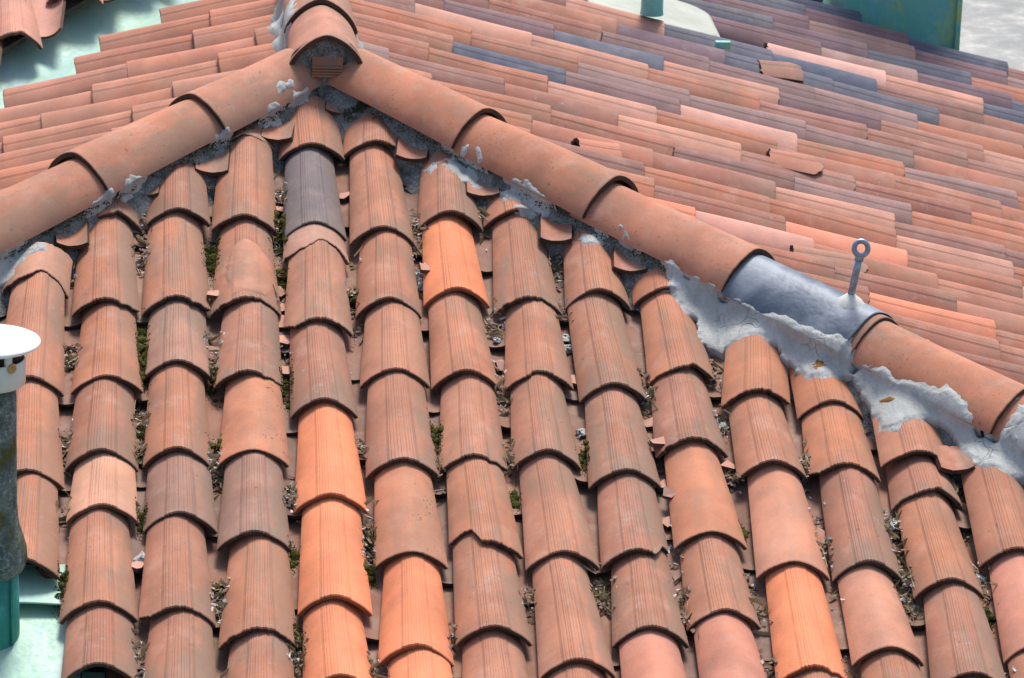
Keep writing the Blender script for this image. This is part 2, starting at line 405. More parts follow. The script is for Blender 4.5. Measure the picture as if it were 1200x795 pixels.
# ------------------------------------------------------------------ the roof: root and slopes
roof = empty('tiled_roof', (0, -1.0, -1.1))
tag(roof, 'weathered terracotta barrel tile hip roof with mortared ridge and hips', 'roof')
RI = Matrix(Matrix.Translation((0, -1.0, -1.1))).inverted()
def slab(name, pts, n, off, th, mat, parent):
    a = [np.array(p) + n * off for p in pts]; b = [p - n * th for p in a]; k = len(pts)
    fs = [tuple(range(k)), tuple(range(2 * k - 1, k - 1, -1))] + [(i, i + k, (i + 1) % k + k, (i + 1) % k) for i in range(k)]
    me = mesh(name, a + b, fs, mat, None, False)
    o = bpy.data.objects.new(name, me); COL.objects.link(o); o.parent = parent
    if parent is not None: o.matrix_parent_inverse = RI
    return o
def F(x, y): return V(x, y, zF(y))
def Rp(x, y): return V(x, y, zR(x))
def Lp(x, y): return V(x, y, zL(x))
YE = -3.25
tR = YE / HR[1]; tL = YE / HL[1]
DK = -.125
front = slab('roof_slope', [V(0, 0, 0), HL * tL, F(HR[0] * tR, YE), ], NF, DK, .02, M['deck'], roof)
XE = 3.3
right = slab('roof_slope', [V(0, 0, 0), HR * (XE / HR[0]), Rp(XE, 2.95), Rp(2.05, 2.95), Rp(2.05, 3.4), Rp(0, 3.4)], NR, DK, .02, M['deck'], roof)
def valleyX(y): return -.73 + (y - .80) / 1.25
left = slab('roof_slope', [V(0, 0, 0), Lp(0, 2.2), Lp(0, 1.72), Lp(valleyX(.2), .2), Lp(-1.6, -.1), HL * (1.6 / -HL[0])], NL, DK, .02, M['deck'], roof)
right['label'] = 'roof slope with terracotta, purple and slate blue tiles'

# ------------------------------------------------------------------ front slope tiles
def colX(i): return X0 + i * S
def front_point(i, ypx):                                      # crown of column i where the photo shows height ypx
    x = colX(i); lo, hi = -4.0, 1.0
    for _ in range(40):
        m = (lo + hi) / 2
        if proj(F(x, m))[1] > ypx: lo = m
        else: hi = m
    return F(x, lo)
def hip_y(x):                                                  # plan y of the hip line above column x
    return x * HR[1] / HR[0] if x > 0 else x * HL[1] / HL[0]
COLS = {
 -3: [(330, 'n'), (440, 'n'), (548, 'n'), (640, 'n')],
 -2: [(290, 'n'), (398, 'n'), (505, 'n'), (612, 'n')],
 -1: [(441, 'n'), (550, 'n'), (655, 'n')],
 0: [(249, 'n', 'm'), (349, 'n', 'cr'), (439, 'n'), (527, 'n'), (591, 'l'), (704, 'n'), (778, 'n')],
 1: [(245, 'n'), (346, 'n'), (422, 'g2'), (525, 'n'), (601, 'g'), (711, 'n'), (812, 'n')],
 2: [(251, 'n'), (347, 'n'), (434, 'n'), (525, 'ps'), (622, 'g'), (736, 'n'), (838, 'n')],
 3: [(167, 'n'), (260, 'v'), (372, 'n'), (467, 'n'), (578, 'o'), (698, 'o'), (791, 'o'), (880, 'n')],
 4: [(165, 'n'), (266, 'n'), (349, 'n'), (432, 'n'), (538, 'n'), (645, 'ps'), (755, 'o'), (858, 'o')],
 5: [(248, 'n'), (337, 'o'), (434, 'n'), (532, 'n'), (633, 'n', 'left'), (734, 'n'), (838, 'n')],
 6: [(244, 'n'), (347, 'n'), (437, 'n', 'mid'), (527, 'n'), (645, 'n'), (772, 'n'), (880, 'n')],
 7: [(339, 'n'), (449, 'n'), (549, 'n'), (643, 'n', 'right'), (734, 'n'), (842, 'pk')],
 8: [(337, 'n'), (428, 'n', 'm'), (513, 'n'), (622, 'po'), (713, 'n'), (826, 'pk')],
 9: [(456, 'l2', 'skew'), (540, 'n'), (656, 'pp'), (780, 'o'), (885, 'n')],
 10: [(469, 'l2'), (542, 'n'), (658, 'n'), (757, 'pp'), (870, 'n')],
 11: [(532, 'n'), (574, 'n', 'm'), (679, 'n'), (788, 'n'), (890, 'n')],
 12: [(643, 'n'), (752, 'pk'), (860, 'n')],
 13: [(680, 'n'), (790, 'n'), (890, 'n')],
 14: [(760, 'n'), (870, 'n')],
}
COD = dict(o=C_O, l=C_L, g=C_G, v=C_V, po=C_PO, pp=C_PP, pk=C_PK, ps=C_PO, l2=(.48, .195, .105, .45), g2=(.35, .18, .125, 1.0))
for i, lst in COLS.items():
    for k, t in enumerate(lst):
        p = front_point(i, t[0]); code = t[1]; chip = t[2] if len(t) > 2 else None
        c = jitc(random.choice(C_N), .045) if code == 'n' else jitc(COD[code], .035)
        if chip: me = TC[chip]
        elif code == 'ps': me = TS
        elif code in ('po', 'pp', 'pk'): me = random.choice(TP)
        else: me = random.choice(TV + TV + [TC['cl'], TC['cr'], TC['nib']])
        # a tile set shorter than usual beneath its upper neighbour, cut at the hip where it is the first
        lift = 0.0
        if k == 0:
            L = (hip_y(colX(i)) - .03 - p[1]) / math.cos(AL)
            if L < .42:
                me = tile_mesh('cover_tile_cut', L=max(L, .09), wn=.186, wh=.186 - .04 * L / .43, nose={'m': chip_m, 'skew': skew}.get(chip),
                               seed=90 + i, headcut=(lambda u, L=max(L, .09), s_=(1 if colX(i) > 0 else -1): -.05 * u * s_), nv=4)
        ys = 1.0
        if k == 0 and L >= .42: ys = min(1.3, L / .43)
        gap = (lst[k + 1][0] - t[0]) if k + 1 < len(lst) else 100
        if k == 0: tl = -.01
        else:
            dd = np.linalg.norm(p - front_point(i, lst[k - 1][0])); tl = min(.12, max(.030, .0175 / dd))
        if k > 0 and dd > .375: ys = (dd + .055) / .43
        if gap < 60: lift = .012
        n_off = NF * (lift + random.uniform(-.002, .002))
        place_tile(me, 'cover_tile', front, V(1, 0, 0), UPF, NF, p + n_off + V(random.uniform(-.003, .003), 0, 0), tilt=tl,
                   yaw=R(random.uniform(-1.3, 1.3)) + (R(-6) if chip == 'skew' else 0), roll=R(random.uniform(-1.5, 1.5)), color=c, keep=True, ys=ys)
# broken short pieces resting under the neighbours above them
def broken(i, ypx, L, fn, col, seed, lift=.004, yaw=0):
    me = tile_mesh('broken_tile', L=L, wn=.184, wh=.175, nose=fn, seed=seed, rough=.0015, mat='plain')
    place_tile(me, 'broken_tile', front, V(1, 0, 0), UPF, NF, front_point(i, ypx) + NF * lift, tilt=.01, yaw=R(yaw), color=col, keep=True)
broken(-1, 326, .16, ragged, (.47, .23, .15, .6), 201, .016, -4)
broken(2, 163, .13, ragged2, (.42, .21, .155, .7), 202, .012, 3)
broken(3, 283, .12, ragged, (.46, .25, .18, .5), 203, -.004)
def loose_bit(px, py, L, fn, seed, col, yaw):
    me = tile_mesh('broken_tile', L=L, wn=.16, wh=.15, A=R(44), nose=fn, seed=seed, rough=.0015, nu=24, nv=3)
    o = place_tile(me, 'broken_tile', right, V(0, 1, 0), UPR, NR, at(px, py, NR, .016), tilt=.11, yaw=R(yaw), color=col)
loose_bit(727, 171, .13, None, 210, (.42, .17, .11, .6), 5)
loose_bit(958, 186, .15, ragged2, 211, (.43, .19, .13, .6), -6)
loose_bit(935, 76, .14, ragged, 212, (.30, .15, .11, .6), 8)
loose_bit(1010, 302, .20, ragged2, 213, (.40, .19, .13, .8), -4)
# pans between the columns, clay colour darkened to paint in channel shade
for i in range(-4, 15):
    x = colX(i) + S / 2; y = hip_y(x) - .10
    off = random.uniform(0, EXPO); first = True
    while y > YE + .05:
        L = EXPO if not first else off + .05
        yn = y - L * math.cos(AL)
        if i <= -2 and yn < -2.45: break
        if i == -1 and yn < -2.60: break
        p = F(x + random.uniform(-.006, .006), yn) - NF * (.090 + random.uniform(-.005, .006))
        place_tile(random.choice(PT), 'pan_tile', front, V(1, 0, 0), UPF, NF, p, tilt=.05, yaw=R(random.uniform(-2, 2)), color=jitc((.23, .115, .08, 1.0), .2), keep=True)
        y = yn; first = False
# short filler pieces that close the channels under the hips
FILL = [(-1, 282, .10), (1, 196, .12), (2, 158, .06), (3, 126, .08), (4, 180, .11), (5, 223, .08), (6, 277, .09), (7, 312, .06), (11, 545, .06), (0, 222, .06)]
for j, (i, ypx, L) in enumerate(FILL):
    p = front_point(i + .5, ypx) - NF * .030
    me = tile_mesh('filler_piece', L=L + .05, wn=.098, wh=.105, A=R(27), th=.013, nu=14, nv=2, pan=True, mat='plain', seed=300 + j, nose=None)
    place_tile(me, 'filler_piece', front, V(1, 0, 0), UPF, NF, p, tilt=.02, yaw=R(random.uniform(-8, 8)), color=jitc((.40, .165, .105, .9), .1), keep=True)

# ------------------------------------------------------------------ side slopes
SIDE_T = TV + TV + TP + [TC['m'], TC['cl'], TC['cr'], TC['nib']]
def side_color(x, y):
    px = proj(Rp(x, y)); r = random.random()
    far = max(0, min(1, (px[0] - 580) / 380)) * max(0, min(1, (185 - px[1]) / 120))
    if r < .85 * far: return random.choice([(.15, .095, .115, .3), (.10, .105, .14, .3), (.17, .10, .11, .3), (.075, .09, .135, .3), (.20, .12, .12, .4)])
    if r > .90: return jitc((.50, .25, .18, .4), .06)
    if r > .78: return jitc((.27, .165, .15, .6), .08)
    if r > .58: return jitc(random.choice([(.34, .16, .12, .7), (.29, .135, .105, .7), (.25, .125, .105, .6)]), .08)
    return jitc(random.choice([(.40, .158, .096, .8), (.375, .158, .104, .85), (.41, .158, .094, .75), (.35, .138, .09, .9), (.30, .124, .09, .95)]), .07)
PAN_V, PAN_F = [], []
def pan_strip(x, up, n, top, length):                          # hidden channel rows of the side slopes
    m = 6; k = len(PAN_V)
    for e in (0, 1):
        for q in range(m + 1):
            a = R(-60 + 120 * q / m); PAN_V.append(tuple(top - up * length * e + x * (.08 * math.sin(a)) - n * (.06 + .05 * math.cos(a))))
    for q in range(m): PAN_F.append((k + q, k + m + 1 + q, k + m + 2 + q, k + q + 1))
NSIDE = 0
PLATE = (.98, 1.40, 1.86, 2.30)
SPEC = {}                                                      # picked colours: (column, order)
jmin, jmax = int(-2.35 / SP), int(3.35 / SP)
for j in range(jmin, jmax + 1):
    y = j * SP + .05
    xs = (y * HR[0] / HR[1] + .07) if y < 0 else .07           # where the column starts below hip or ridge
    xe = 3.2 if y < 2.86 else 2.0
    off = .12 + EXPO * ((j * .37 + random.random() * .35) % 1.0)
    xn = xs + off * math.cos(BR); prev = xs
    pan_strip(V(0, 1, 0), UPR, NR, Rp(xs, y + SP / 2), (xe - xs) / math.cos(BR))
    while xn < xe + .1:
        pp = proj(Rp(xn, y))
        if y > PLATE[2] - .02 and y < PLATE[3] and prev > .75 and xn < PLATE[1] + .30:
            prev = xn; xn += EXPO * math.cos(BR); continue
        if pp[0] < 1440 and pp[1] > -60 and prev < 3.2:
            c = side_color(xn, y)
            L = min(.43, (xn - xs + .02) / math.cos(BR))
            me = random.choice(SIDE_T)
            if L < .40:
                me = tile_mesh('cover_tile_cut', L=max(L, .08), wn=.186, wh=.186 - .04 * L / .43, seed=500 + NSIDE, nu=16, nv=2)
            place_tile(me, 'cover_tile', right, V(0, 1, 0), UPR, NR, Rp(xn, y) + NR * random.uniform(-.003, .003), tilt=.034, yaw=R(random.uniform(-1.4, 1.4)),
                       roll=R(random.uniform(-3, 3)), color=c, keep=(y < .8))
            NSIDE += 1
        prev = xn; xn += EXPO * math.cos(BR) * random.uniform(.93, 1.07)
# accents the photograph shows on the right slope: new orange and pale tiles
for (px, py, c, me) in [(828, 250, (.63, .22, .13, .05), TV[0]), (1040, 283, (.62, .225, .14, .05), TP[0]), (1232, 392, (.60, .22, .13, .1), TV[2]), (968, 292, (.56, .27, .21, .2), TP[1]), (988, 175, (.55, .29, .23, .2), TP[2]), (1015, 75, (.60, .34, .28, .15), TP[0])]:
    p0 = at(px, py, NR); best = None
    for o in right.children:
        d = (np.array(o.matrix_basis.translation) - p0); d = d * V(1, 2.5, 0); q = float(d @ d)
        if best is None or q < best[0]: best = (q, o)
    best[1].color = c; best[1].data = me if len(best[1].data.vertices) > 400 else best[1].data
for j in range(int(-1.3 / SP), int(1.5 / SP) + 1):
    y = j * SP + .02
    xs = (y * HL[0] / HL[1] - .07) if y < 0 else -.07
    xe = max(valleyX(y), -1.35)
    if xe > xs - .12: continue
    Ltot = (xs - xe) / math.cos(BL)
    pan_strip(V(0, -1, 0), UPL, NL, Lp(xs, y + SP / 2), Ltot - .06)
    xn = xe + random.uniform(-.03, .05)
    while xn < xs - .06:
        pp = proj(Lp(xn, y))
        L = min(.43, (xs - xn + .02) / math.cos(BL))
        me = random.choice(TV + TV + TP[:1])
        if L < .40: me = tile_mesh('cover_tile_cut', L=max(L, .08), wn=.186, wh=.186 - .04 * L / .43, seed=700 + j, nu=16, nv=2)
        place_tile(me, 'cover_tile', left, V(0, -1, 0), UPL, NL, Lp(xn, y) + NL * random.uniform(-.003, .003), tilt=.034, yaw=R(random.uniform(-1.2, 1.2)),
                   roll=R(random.uniform(-3, 3)), color=jitc(random.choice([(.43, .175, .112, .5), (.42, .185, .125, .5), (.45, .18, .11, .45), (.46, .205, .135, .4)]), .06), keep=(y < .8))
        xn += EXPO * math.cos(BL) * random.uniform(.93, 1.07)
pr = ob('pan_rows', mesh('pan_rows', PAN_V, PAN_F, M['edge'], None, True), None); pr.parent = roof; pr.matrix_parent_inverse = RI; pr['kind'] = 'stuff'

# ------------------------------------------------------------------ hips and ridge
HC = (.43, .175, .102, .8)
def hip_tile(name, d, pt, L, nseed, color, mat='capclay', wn=.256, wh=.226, lab=None, tilt=.045, A=R(76), th=.015, parent=roof):
    up = -d; sx = unit(np.cross(up, V(0, 0, 1))); n = np.cross(sx, up)
    me = tile_mesh(name, L=L, wn=wn, wh=wh, A=A, th=th, mat=mat, nu=32, nv=9, seed=nseed)
    m = frame(sx, up, n, pt) @ Matrix.Rotation(-tilt, 4, 'X')
    o = bpy.data.objects.new(name, me); COL.objects.link(o); o.parent = parent
    o.matrix_parent_inverse = RI if parent is roof else Matrix.Identity(4); o.matrix_basis = m; o.color = color; remember(o, m)
    if lab: o['label'] = lab
    return o, m
UPZ = V(0, 0, 1)
HH = .118
tprev = .19
for k, t in enumerate([.645, 1.146, 1.655, 2.095, 2.57, 3.06, 3.55]):
    if k == 3: o_, MLEAD_ = hip_tile('hip_tile', HR, HR * t + UPZ * (HH - .012), t - tprev + .05, 800 + k, jitc(HC, .05))
    else: hip_tile('hip_tile', HR, HR * t + UPZ * HH, t - tprev + .05, 800 + k, jitc(HC, .06) if k != 2 else jitc((.43, .18, .11, .8), .02))
    tprev = t
lead, MLEAD = hip_tile('lead_sheet', HR, HR * 2.075 + UPZ * (HH - .004), .47, 820, (1, 1, 1, 1), wn=.266, wh=.242, th=.003, tilt=.035, A=R(70), lab='blue grey lead sheet wrapped over one hip tile')
lead.data.materials.clear(); lead.data.materials.append(M['lead']); lead.data.materials.append(M['lead'])
tprev = .19
for k, t in enumerate([.555, 1.02, 1.50, 2.0]):
    hip_tile('hip_tile', HL, HL * t + UPZ * (HH - .004), t - tprev + .05, 840 + k, jitc(HC, .06) if k else (.44, .185, .115, .8)); tprev = t
RD = V(0, -1, 0)
for k, yn in enumerate([-.17, .25, .69, 1.09, 1.49, 1.89, 2.29, 2.69, 3.09]):
    hip_tile('ridge_tile', RD, V(0, yn, .132), .44, 860 + k, jitc((.46, .205, .135, .7), .05), wn=.228, wh=.20, A=R(86))

# ------------------------------------------------------------------ draped mortar
BVH = BVHTree.FromPolygons(BVH_V, BVH_F)
def vnoise(x, y, seed):
    g = np.random.default_rng(seed); T = g.random((64, 64))
    xi = np.floor(x).astype(int); yi = np.floor(y).astype(int); fx = x - xi; fy = y - yi
    fx = fx * fx * (3 - 2 * fx); fy = fy * fy * (3 - 2 * fy)
    a = T[xi % 64, yi % 64]; b = T[(xi + 1) % 64, yi % 64]; c = T[xi % 64, (yi + 1) % 64]; d = T[(xi + 1) % 64, (yi + 1) % 64]
    return (a * (1 - fx) + b * fx) * (1 - fy) + (c * (1 - fx) + d * fx) * fy
def fbm(x, y, f, seed, o=4):
    r = 0; a = .5
    for k in range(o): r = r + a * (vnoise(x * f, y * f, seed + k) - .5) * 2; f *= 2.1; a *= .5
    return r
def sdist(px, py, poly):                                       # signed distance, positive inside
    d = np.full(px.shape, 1e9); ins = np.zeros(px.shape, bool); n = len(poly)
    for i in range(n):
        ax, ay = poly[i]; bx, by = poly[(i + 1) % n]
        ex, ey = bx - ax, by - ay; t = np.clip(((px - ax) * ex + (py - ay) * ey) / (ex * ex + ey * ey + 1e-12), 0, 1)
        d = np.minimum(d, np.hypot(px - ax - t * ex, py - ay - t * ey))
        c = ((ay > py) != (by > py)); ins ^= c & (px < (bx - ax) * (py - ay) / ((by - ay) if abs(by - ay) > 1e-12 else 1e-12) + ax)
    return np.where(ins, d, -d)
def blur(a, k):
    for ax in (0, 1):
        p = np.pad(a, [(k, k) if q == ax else (0, 0) for q in (0, 1)], mode='edge'); cs = np.cumsum(np.insert(p, 0, 0, axis=ax), axis=ax)
        n = a.shape[ax]; s1 = np.take(cs, range(2 * k + 1, 2 * k + 1 + n), axis=ax); s0 = np.take(cs, range(0, n), axis=ax); a = (s1 - s0) / (2 * k + 1)
    return a
def drape(name, outline, mat, T=.012, step=.006, k=.5, amp=.007, freq=22, seed=1, fill=5, px=True, offp=.03, parent=roof, floor=-.10, stuff=False, n=NF, ux=V(1, 0, 0), uy=UPF, edge=.004):
    poly = []
    for q in outline:
        P3 = at(q[0], q[1], n, offp) if px else np.array(q)
        poly.append((P3 @ ux, P3 @ uy))
    xs = [p[0] for p in poly]; ys = [p[1] for p in poly]
    gx = np.arange(min(xs) - .03, max(xs) + .03, step); gy = np.arange(min(ys) - .03, max(ys) + .03, step)
    X, Y = np.meshgrid(gx, gy, indexing='ij'); sd = sdist(X, Y, poly)
    H = np.full(X.shape, floor)
    nv = Vector(n); down = -nv
    act = sd > -.03
    for a, b in zip(*np.nonzero(act | True if fill else act)):
        o = ux * X[a, b] + uy * Y[a, b] + n * .5
        h = BVH.ray_cast(Vector(o), down, 1.0)
        if h[0] is not None: H[a, b] = max(floor, .5 - h[3])
    B = blur(blur(H, fill), fill) if fill else H
    base = np.maximum(H, B - .002) if fill else H
    base = np.maximum(H, blur(base, 2)) if fill else base
    nz = fbm(X + 7.1, Y + 3.3, freq, seed) ; nz2 = fbm(X + 1.1, Y + 9.3, freq * .4, seed + 9, 2)
    th = np.clip(k * (sd + nz * amp * 1.6 + nz2 * amp), -.012, T) + np.where(sd > .0, np.maximum(nz, 0) * edge + nz2 * edge * .6, 0)
    Z = np.where(th < 0, H + th, base + th)
    idx = -np.ones(X.shape, int); ok = th > -.006
    f_ok = ok[:-1, :-1] | ok[1:, :-1] | ok[1:, 1:] | ok[:-1, 1:]
    vs, fs = [], []
    def vid(a, b):
        if idx[a, b] < 0: idx[a, b] = len(vs); vs.append(ux * X[a, b] + uy * Y[a, b] + n * Z[a, b])
        return idx[a, b]
    for a, b in zip(*np.nonzero(f_ok)): fs.append((vid(a, b), vid(a + 1, b), vid(a + 1, b + 1), vid(a, b + 1)))
    o = ob(name, mesh(name, vs, fs, mat), None)
    if parent is not None: o.parent = parent; o.matrix_parent_inverse = RI
    if stuff: o['kind'] = 'stuff'
    return o
# old mossy bedding under both hips
def band(d, t0, t1, a0, a1, m=14):
    up = -d; sx = unit(V(d[1], -d[0], 0)); sx = sx if sx[1] < 0 else -sx
    ts = np.linspace(t0, t1, m)
    return [d * t + sx * a0 for t in ts] + [d * t + sx * a1 for t in ts[::-1]]
def bed(d, t0, t1, seed, step=.007):
    sx = unit(V(d[1], -d[0], 0)); sx = sx if sx[1] < 0 else -sx
    ts = np.arange(t0, t1, step); as_ = np.linspace(.03, .205, 26); T_, A_ = np.meshgrid(ts, as_, indexing='ij')
    lo = fbm(T_ + 3, A_ * 0 + 1, 7, seed, 3) * .018
    a_ = A_ + lo
    hgt = np.interp(a_, [.0, .09, .112, .135, .165, .21], [.036, .020, -.006, -.030, -.06, -.095]) + fbm(T_, A_, 24, seed + 3, 4) * .011
    vs = [d * T_[i, k] + sx * A_[i, k] + UPZ * (hgt[i, k] - A_[i, k] * (-sx[1]) * math.tan(AL)) for i in range(len(ts)) for k in range(26)]
    fs = [(i * 26 + k, (i + 1) * 26 + k, (i + 1) * 26 + k + 1, i * 26 + k + 1) for i in range(len(ts) - 1) for k in range(25)]
    if d[0] > 0: fs = [f[::-1] for f in fs]
    o = ob('mortar_bed', mesh('mortar_bed', vs, fs, M['oldmortar'])); o.parent = roof; o.matrix_parent_inverse = RI
    k = len(BVH_V); BVH_V.extend(map(tuple, vs)); BVH_F.extend([tuple(q + k for q in f) for f in fs])
bed(HL, .05, 2.4, 3); bed(HR, .05, 3.4, 4)
BVH = BVHTree.FromPolygons(BVH_V, BVH_F)
def flank(d):                                                   # frame that faces the front flank of a hip
    sx = unit(V(d[1], -d[0], 0)); sx = sx if sx[1] < 0 else -sx
    n = unit(UPZ * .78 + sx * .62); n = unit(n - d * (n @ d)); uy = unit(np.cross(n, d)); 
    e = sx * .126 + UPZ * .022
    return dict(n=n, ux=d, uy=uy, offp=float(e @ n), floor=-.30)
FR, FL = flank(HR), flank(HL)
# the broad pale repair below the lead sheet
REPAIR = drape('mortar_repair', [(778, 303), (800, 318), (822, 322), (840, 345), (858, 348), (905, 368), (950, 385), (993, 404), (996, 430), (1010, 424), (1038, 434), (1066, 444), (1086, 456), (1108, 456), (1132, 474), (1146, 504), (1166, 512), (1180, 490),
    (1192, 478), (1215, 470), (1215, 556), (1180, 552), (1150, 548), (1128, 520), (1100, 492), (1076, 490), (1050, 508), (1030, 505), (1020, 475), (995, 436), (975, 434), (946, 444), (930, 430), (905, 400), (870, 392), (842, 408), (826, 396), (808, 364), (788, 346), (780, 325)],
    M['mortar'], T=.006, step=.004, amp=.014, freq=24, seed=11, fill=10, k=.4, edge=.0008, **FR)
def into_bvh(o):
    global BVH
    k = len(BVH_V); BVH_V.extend(tuple(v.co) for v in o.data.vertices); BVH_F.extend([tuple(q + k for q in p.vertices) for p in o.data.polygons])
    BVH = BVHTree.FromPolygons(BVH_V, BVH_F)
REPAIR['label'] = 'broad cracked pale mortar repair below the lead sheet'
into_bvh(REPAIR)
for k, d in enumerate([[(951, 424), (958, 421), (966, 424), (964, 429), (956, 430)], [(1032, 463), (1040, 460), (1045, 464), (1040, 469), (1033, 468)]]):
    drape('rust_stain', d, M['rust'], T=.002, step=.002, amp=.010, freq=70, seed=80 + k, fill=0, k=.3, edge=.0005, **FR)
CLAY = drape('clay_patch', [(264, 305), (270, 286), (286, 277), (304, 281), (317, 300), (321, 325), (312, 343), (290, 346), (272, 343), (264, 325)], M['plain'], T=.003, step=.004, amp=.012, freq=20, seed=90, fill=0, k=.35, edge=.004, offp=-.01)
CLAY.color = (.43, .20, .125, .7); CLAY['label'] = 'rough clay crust stuck on a cover tile'
# smaller dabs of the same pale mortar
DABS = [[(492, 190), (520, 172), (535, 182), (552, 192), (560, 208), (548, 212), (535, 200), (518, 186), (500, 204)],
        [(582, 216), (600, 208), (620, 215), (640, 238), (632, 246), (612, 232), (604, 224), (588, 226)],
        [(672, 272), (682, 264), (706, 270), (700, 278), (682, 282)],
        [(538, 168), (548, 170), (548, 180), (540, 178)], [(560, 172), (567, 176), (563, 188), (558, 188)],
        [(726, 262), (740, 272), (744, 288), (732, 284)], [(0, 292), (28, 288), (52, 280), (54, 292), (34, 298), (22, 318), (0, 336)],
        [(108, 232), (130, 222), (134, 232), (112, 244)], [(150, 210), (172, 200), (176, 208), (152, 222)], [(316, 124), (338, 116), (336, 138), (318, 138)], [(326, 94), (334, 97), (342, 88), (345, 102), (336, 104), (328, 110)],
        [(346, 104), (366, 101), (366, 110), (348, 111)], [(255, 155), (268, 150), (268, 160), (257, 163)],
        [(600, 236), (616, 232), (622, 242), (606, 244)], [(1186, 486), (1200, 470), (1212, 466), (1212, 482), (1196, 500), (1190, 520), (1180, 512)]]
for k, d in enumerate(DABS):
    drape('mortar_dab', d, M['mortar'], T=.003, step=.0035, amp=.014, freq=38, seed=30 + k, fill=2, k=.4, edge=.003, **(FL if d[0][0] < 380 else FR))
# white smears beside the ridge
for k, d in enumerate([[(318, 0), (336, 0), (330, 22), (352, 26), (350, 40), (330, 52), (312, 58), (318, 40), (314, 20)], [(420, 24), (428, 32), (438, 46), (440, 56), (430, 62), (422, 50), (418, 36)], [(322, -10), (334, -30), (326, -60), (314, -40), (312, -10)]]):
    nn, uu = (NL, UPL) if k != 1 else (NR, UPR)
    drape('mortar_smear', d, M['mortar'], T=.006, step=.008, amp=.02, freq=30, seed=60 + k, fill=3, k=.6, edge=.006, n=nn, ux=V(0, 1, 0), uy=uu, offp=.03)

# mortar plug and brick fragment closing the ridge end
g = np.random.default_rng(5); vs, fs = [], []; nr, na = 9, 30
for i in range(nr + 1):
    for k in range(na):
        a = 2 * math.pi * k / na; rr = i / nr
        x = .108 * rr * math.cos(a); z = (.090 if math.sin(a) > 0 else .085) * rr * math.sin(a)
        vs.append((x, -.150 - .012 * (1 - rr) + g.normal(0, .004) + (.05 * max(0, -z - .02) * -2), .030 + z + g.normal(0, .002)))
for i in range(nr):
    for k in range(na): k2 = (k + 1) % na; fs.append((i * na + k, i * na + k2, (i + 1) * na + k2, (i + 1) * na + k))
plug = ob('mortar_plug', mesh('mortar_plug', vs, fs, M['oldmortar']), None); plug.parent = roof; plug.matrix_parent_inverse = RI
b = MB()
b.add([(-.040, -.118, .008), (.044, -.118, .004), (.048, -.112, .034), (-.040, -.110, .040), (-.040, -.06, .008), (.044, -.06, .004), (.050, -.06, .066), (-.040, -.06, .066), (.050, -.100, .064), (-.040, -.100, .064)],
      [(0, 1, 2, 3), (3, 2, 8, 9), (9, 8, 6, 7), (0, 4, 5, 1), (1, 5, 6, 8, 2), (0, 3, 9, 7, 4)])
for k in range(4): z = .008 + k * .0085; b.box(-.041, .046, -.1205, -.112, z, z + .0055)
b.v = [(x, y - .058, z) for x, y, z in b.v]
bf = b.build('brick_fragment', M['brick'], None, False); bf.parent = roof; bf.matrix_parent_inverse = RI; bf.color = (.33, .12, .055, .9)

# ------------------------------------------------------------------ eye bolt on the lead sheet
pb = HR * 1.985 + UPZ * (HH - .004)
base = np.array(proj(pb))
eb = empty('eye_bolt', pb); tag(eb, 'galvanised steel eye bolt standing on the lead covered hip', 'eye bolt')
b = MB(); b.lathe([(0.0, .014), (.009, .014), (.013, .011), (.020, .006), (.032, -.002), (.040, -.014)], 24, jit=.12)
cl = b.build('sealant_collar', M['sealant']); cl.parent = eb
lean = V(.018, 0, .115)
b = MB(); b.tube([(0, 0, 0), lean * .3, lean * .7, lean], .0098, 14); b.tube([lean * .93, lean * 1.08], .012, 14)
o = b.build('shank', M['galv']); o.parent = eb
b = MB(); c0 = lean + V(.003, 0, .026)
b.tube([c0 + V(math.cos(a) * .0185, math.sin(a) * .005, math.sin(a) * .0185) for a in np.linspace(0, 2 * math.pi, 28, endpoint=False)], .0074, 10, True)
o = b.build('ring', M['galv']); o.parent = eb

# ------------------------------------------------------------------ copper valley, wing roof (upper left)
val = empty('copper_valley', (-.8, .9, -.35)); tag(val, 'pale green copper valley gutter below the neighbouring tiled eave', 'gutter')
vdir = unit(V(-1, -1.25, 0)); 
def valley_pt(s, a):                                           # s along the valley, a across from the tile ends
    x = -.73 + .8 * s; y = .80 + 1.0 * s
    across = unit(V(-1.25, 1, 0)); b_ = .23
    p = V(x, y, 0) + across * a
    zc = zL((V(x, y, 0) + across * b_)[0]) - .115
    if a < b_: z = zc + (b_ - a) * .20
    else: z = zc + (a - b_) * .30
    return V(p[0], p[1], z + .004 * math.sin(9 * s + 4 * a) + .006 * math.exp(-((s * 3.1 + .3) % 1 - .5) ** 2 * 60))
ss = np.linspace(-1.2, 1.1, 70); aa = np.linspace(-.15, .85, 40)
vs = [valley_pt(s, a) for s in ss for a in aa]; fs = [(i * 40 + k, i * 40 + k + 1, (i + 1) * 40 + k + 1, (i + 1) * 40 + k) for i in range(69) for k in range(39)]
o = ob('copper_sheet', mesh('copper_sheet', vs, [f[::-1] for f in fs], M['copper'])); o.parent = val; o.matrix_parent_inverse = Matrix.Translation((.8, -.9, .35))
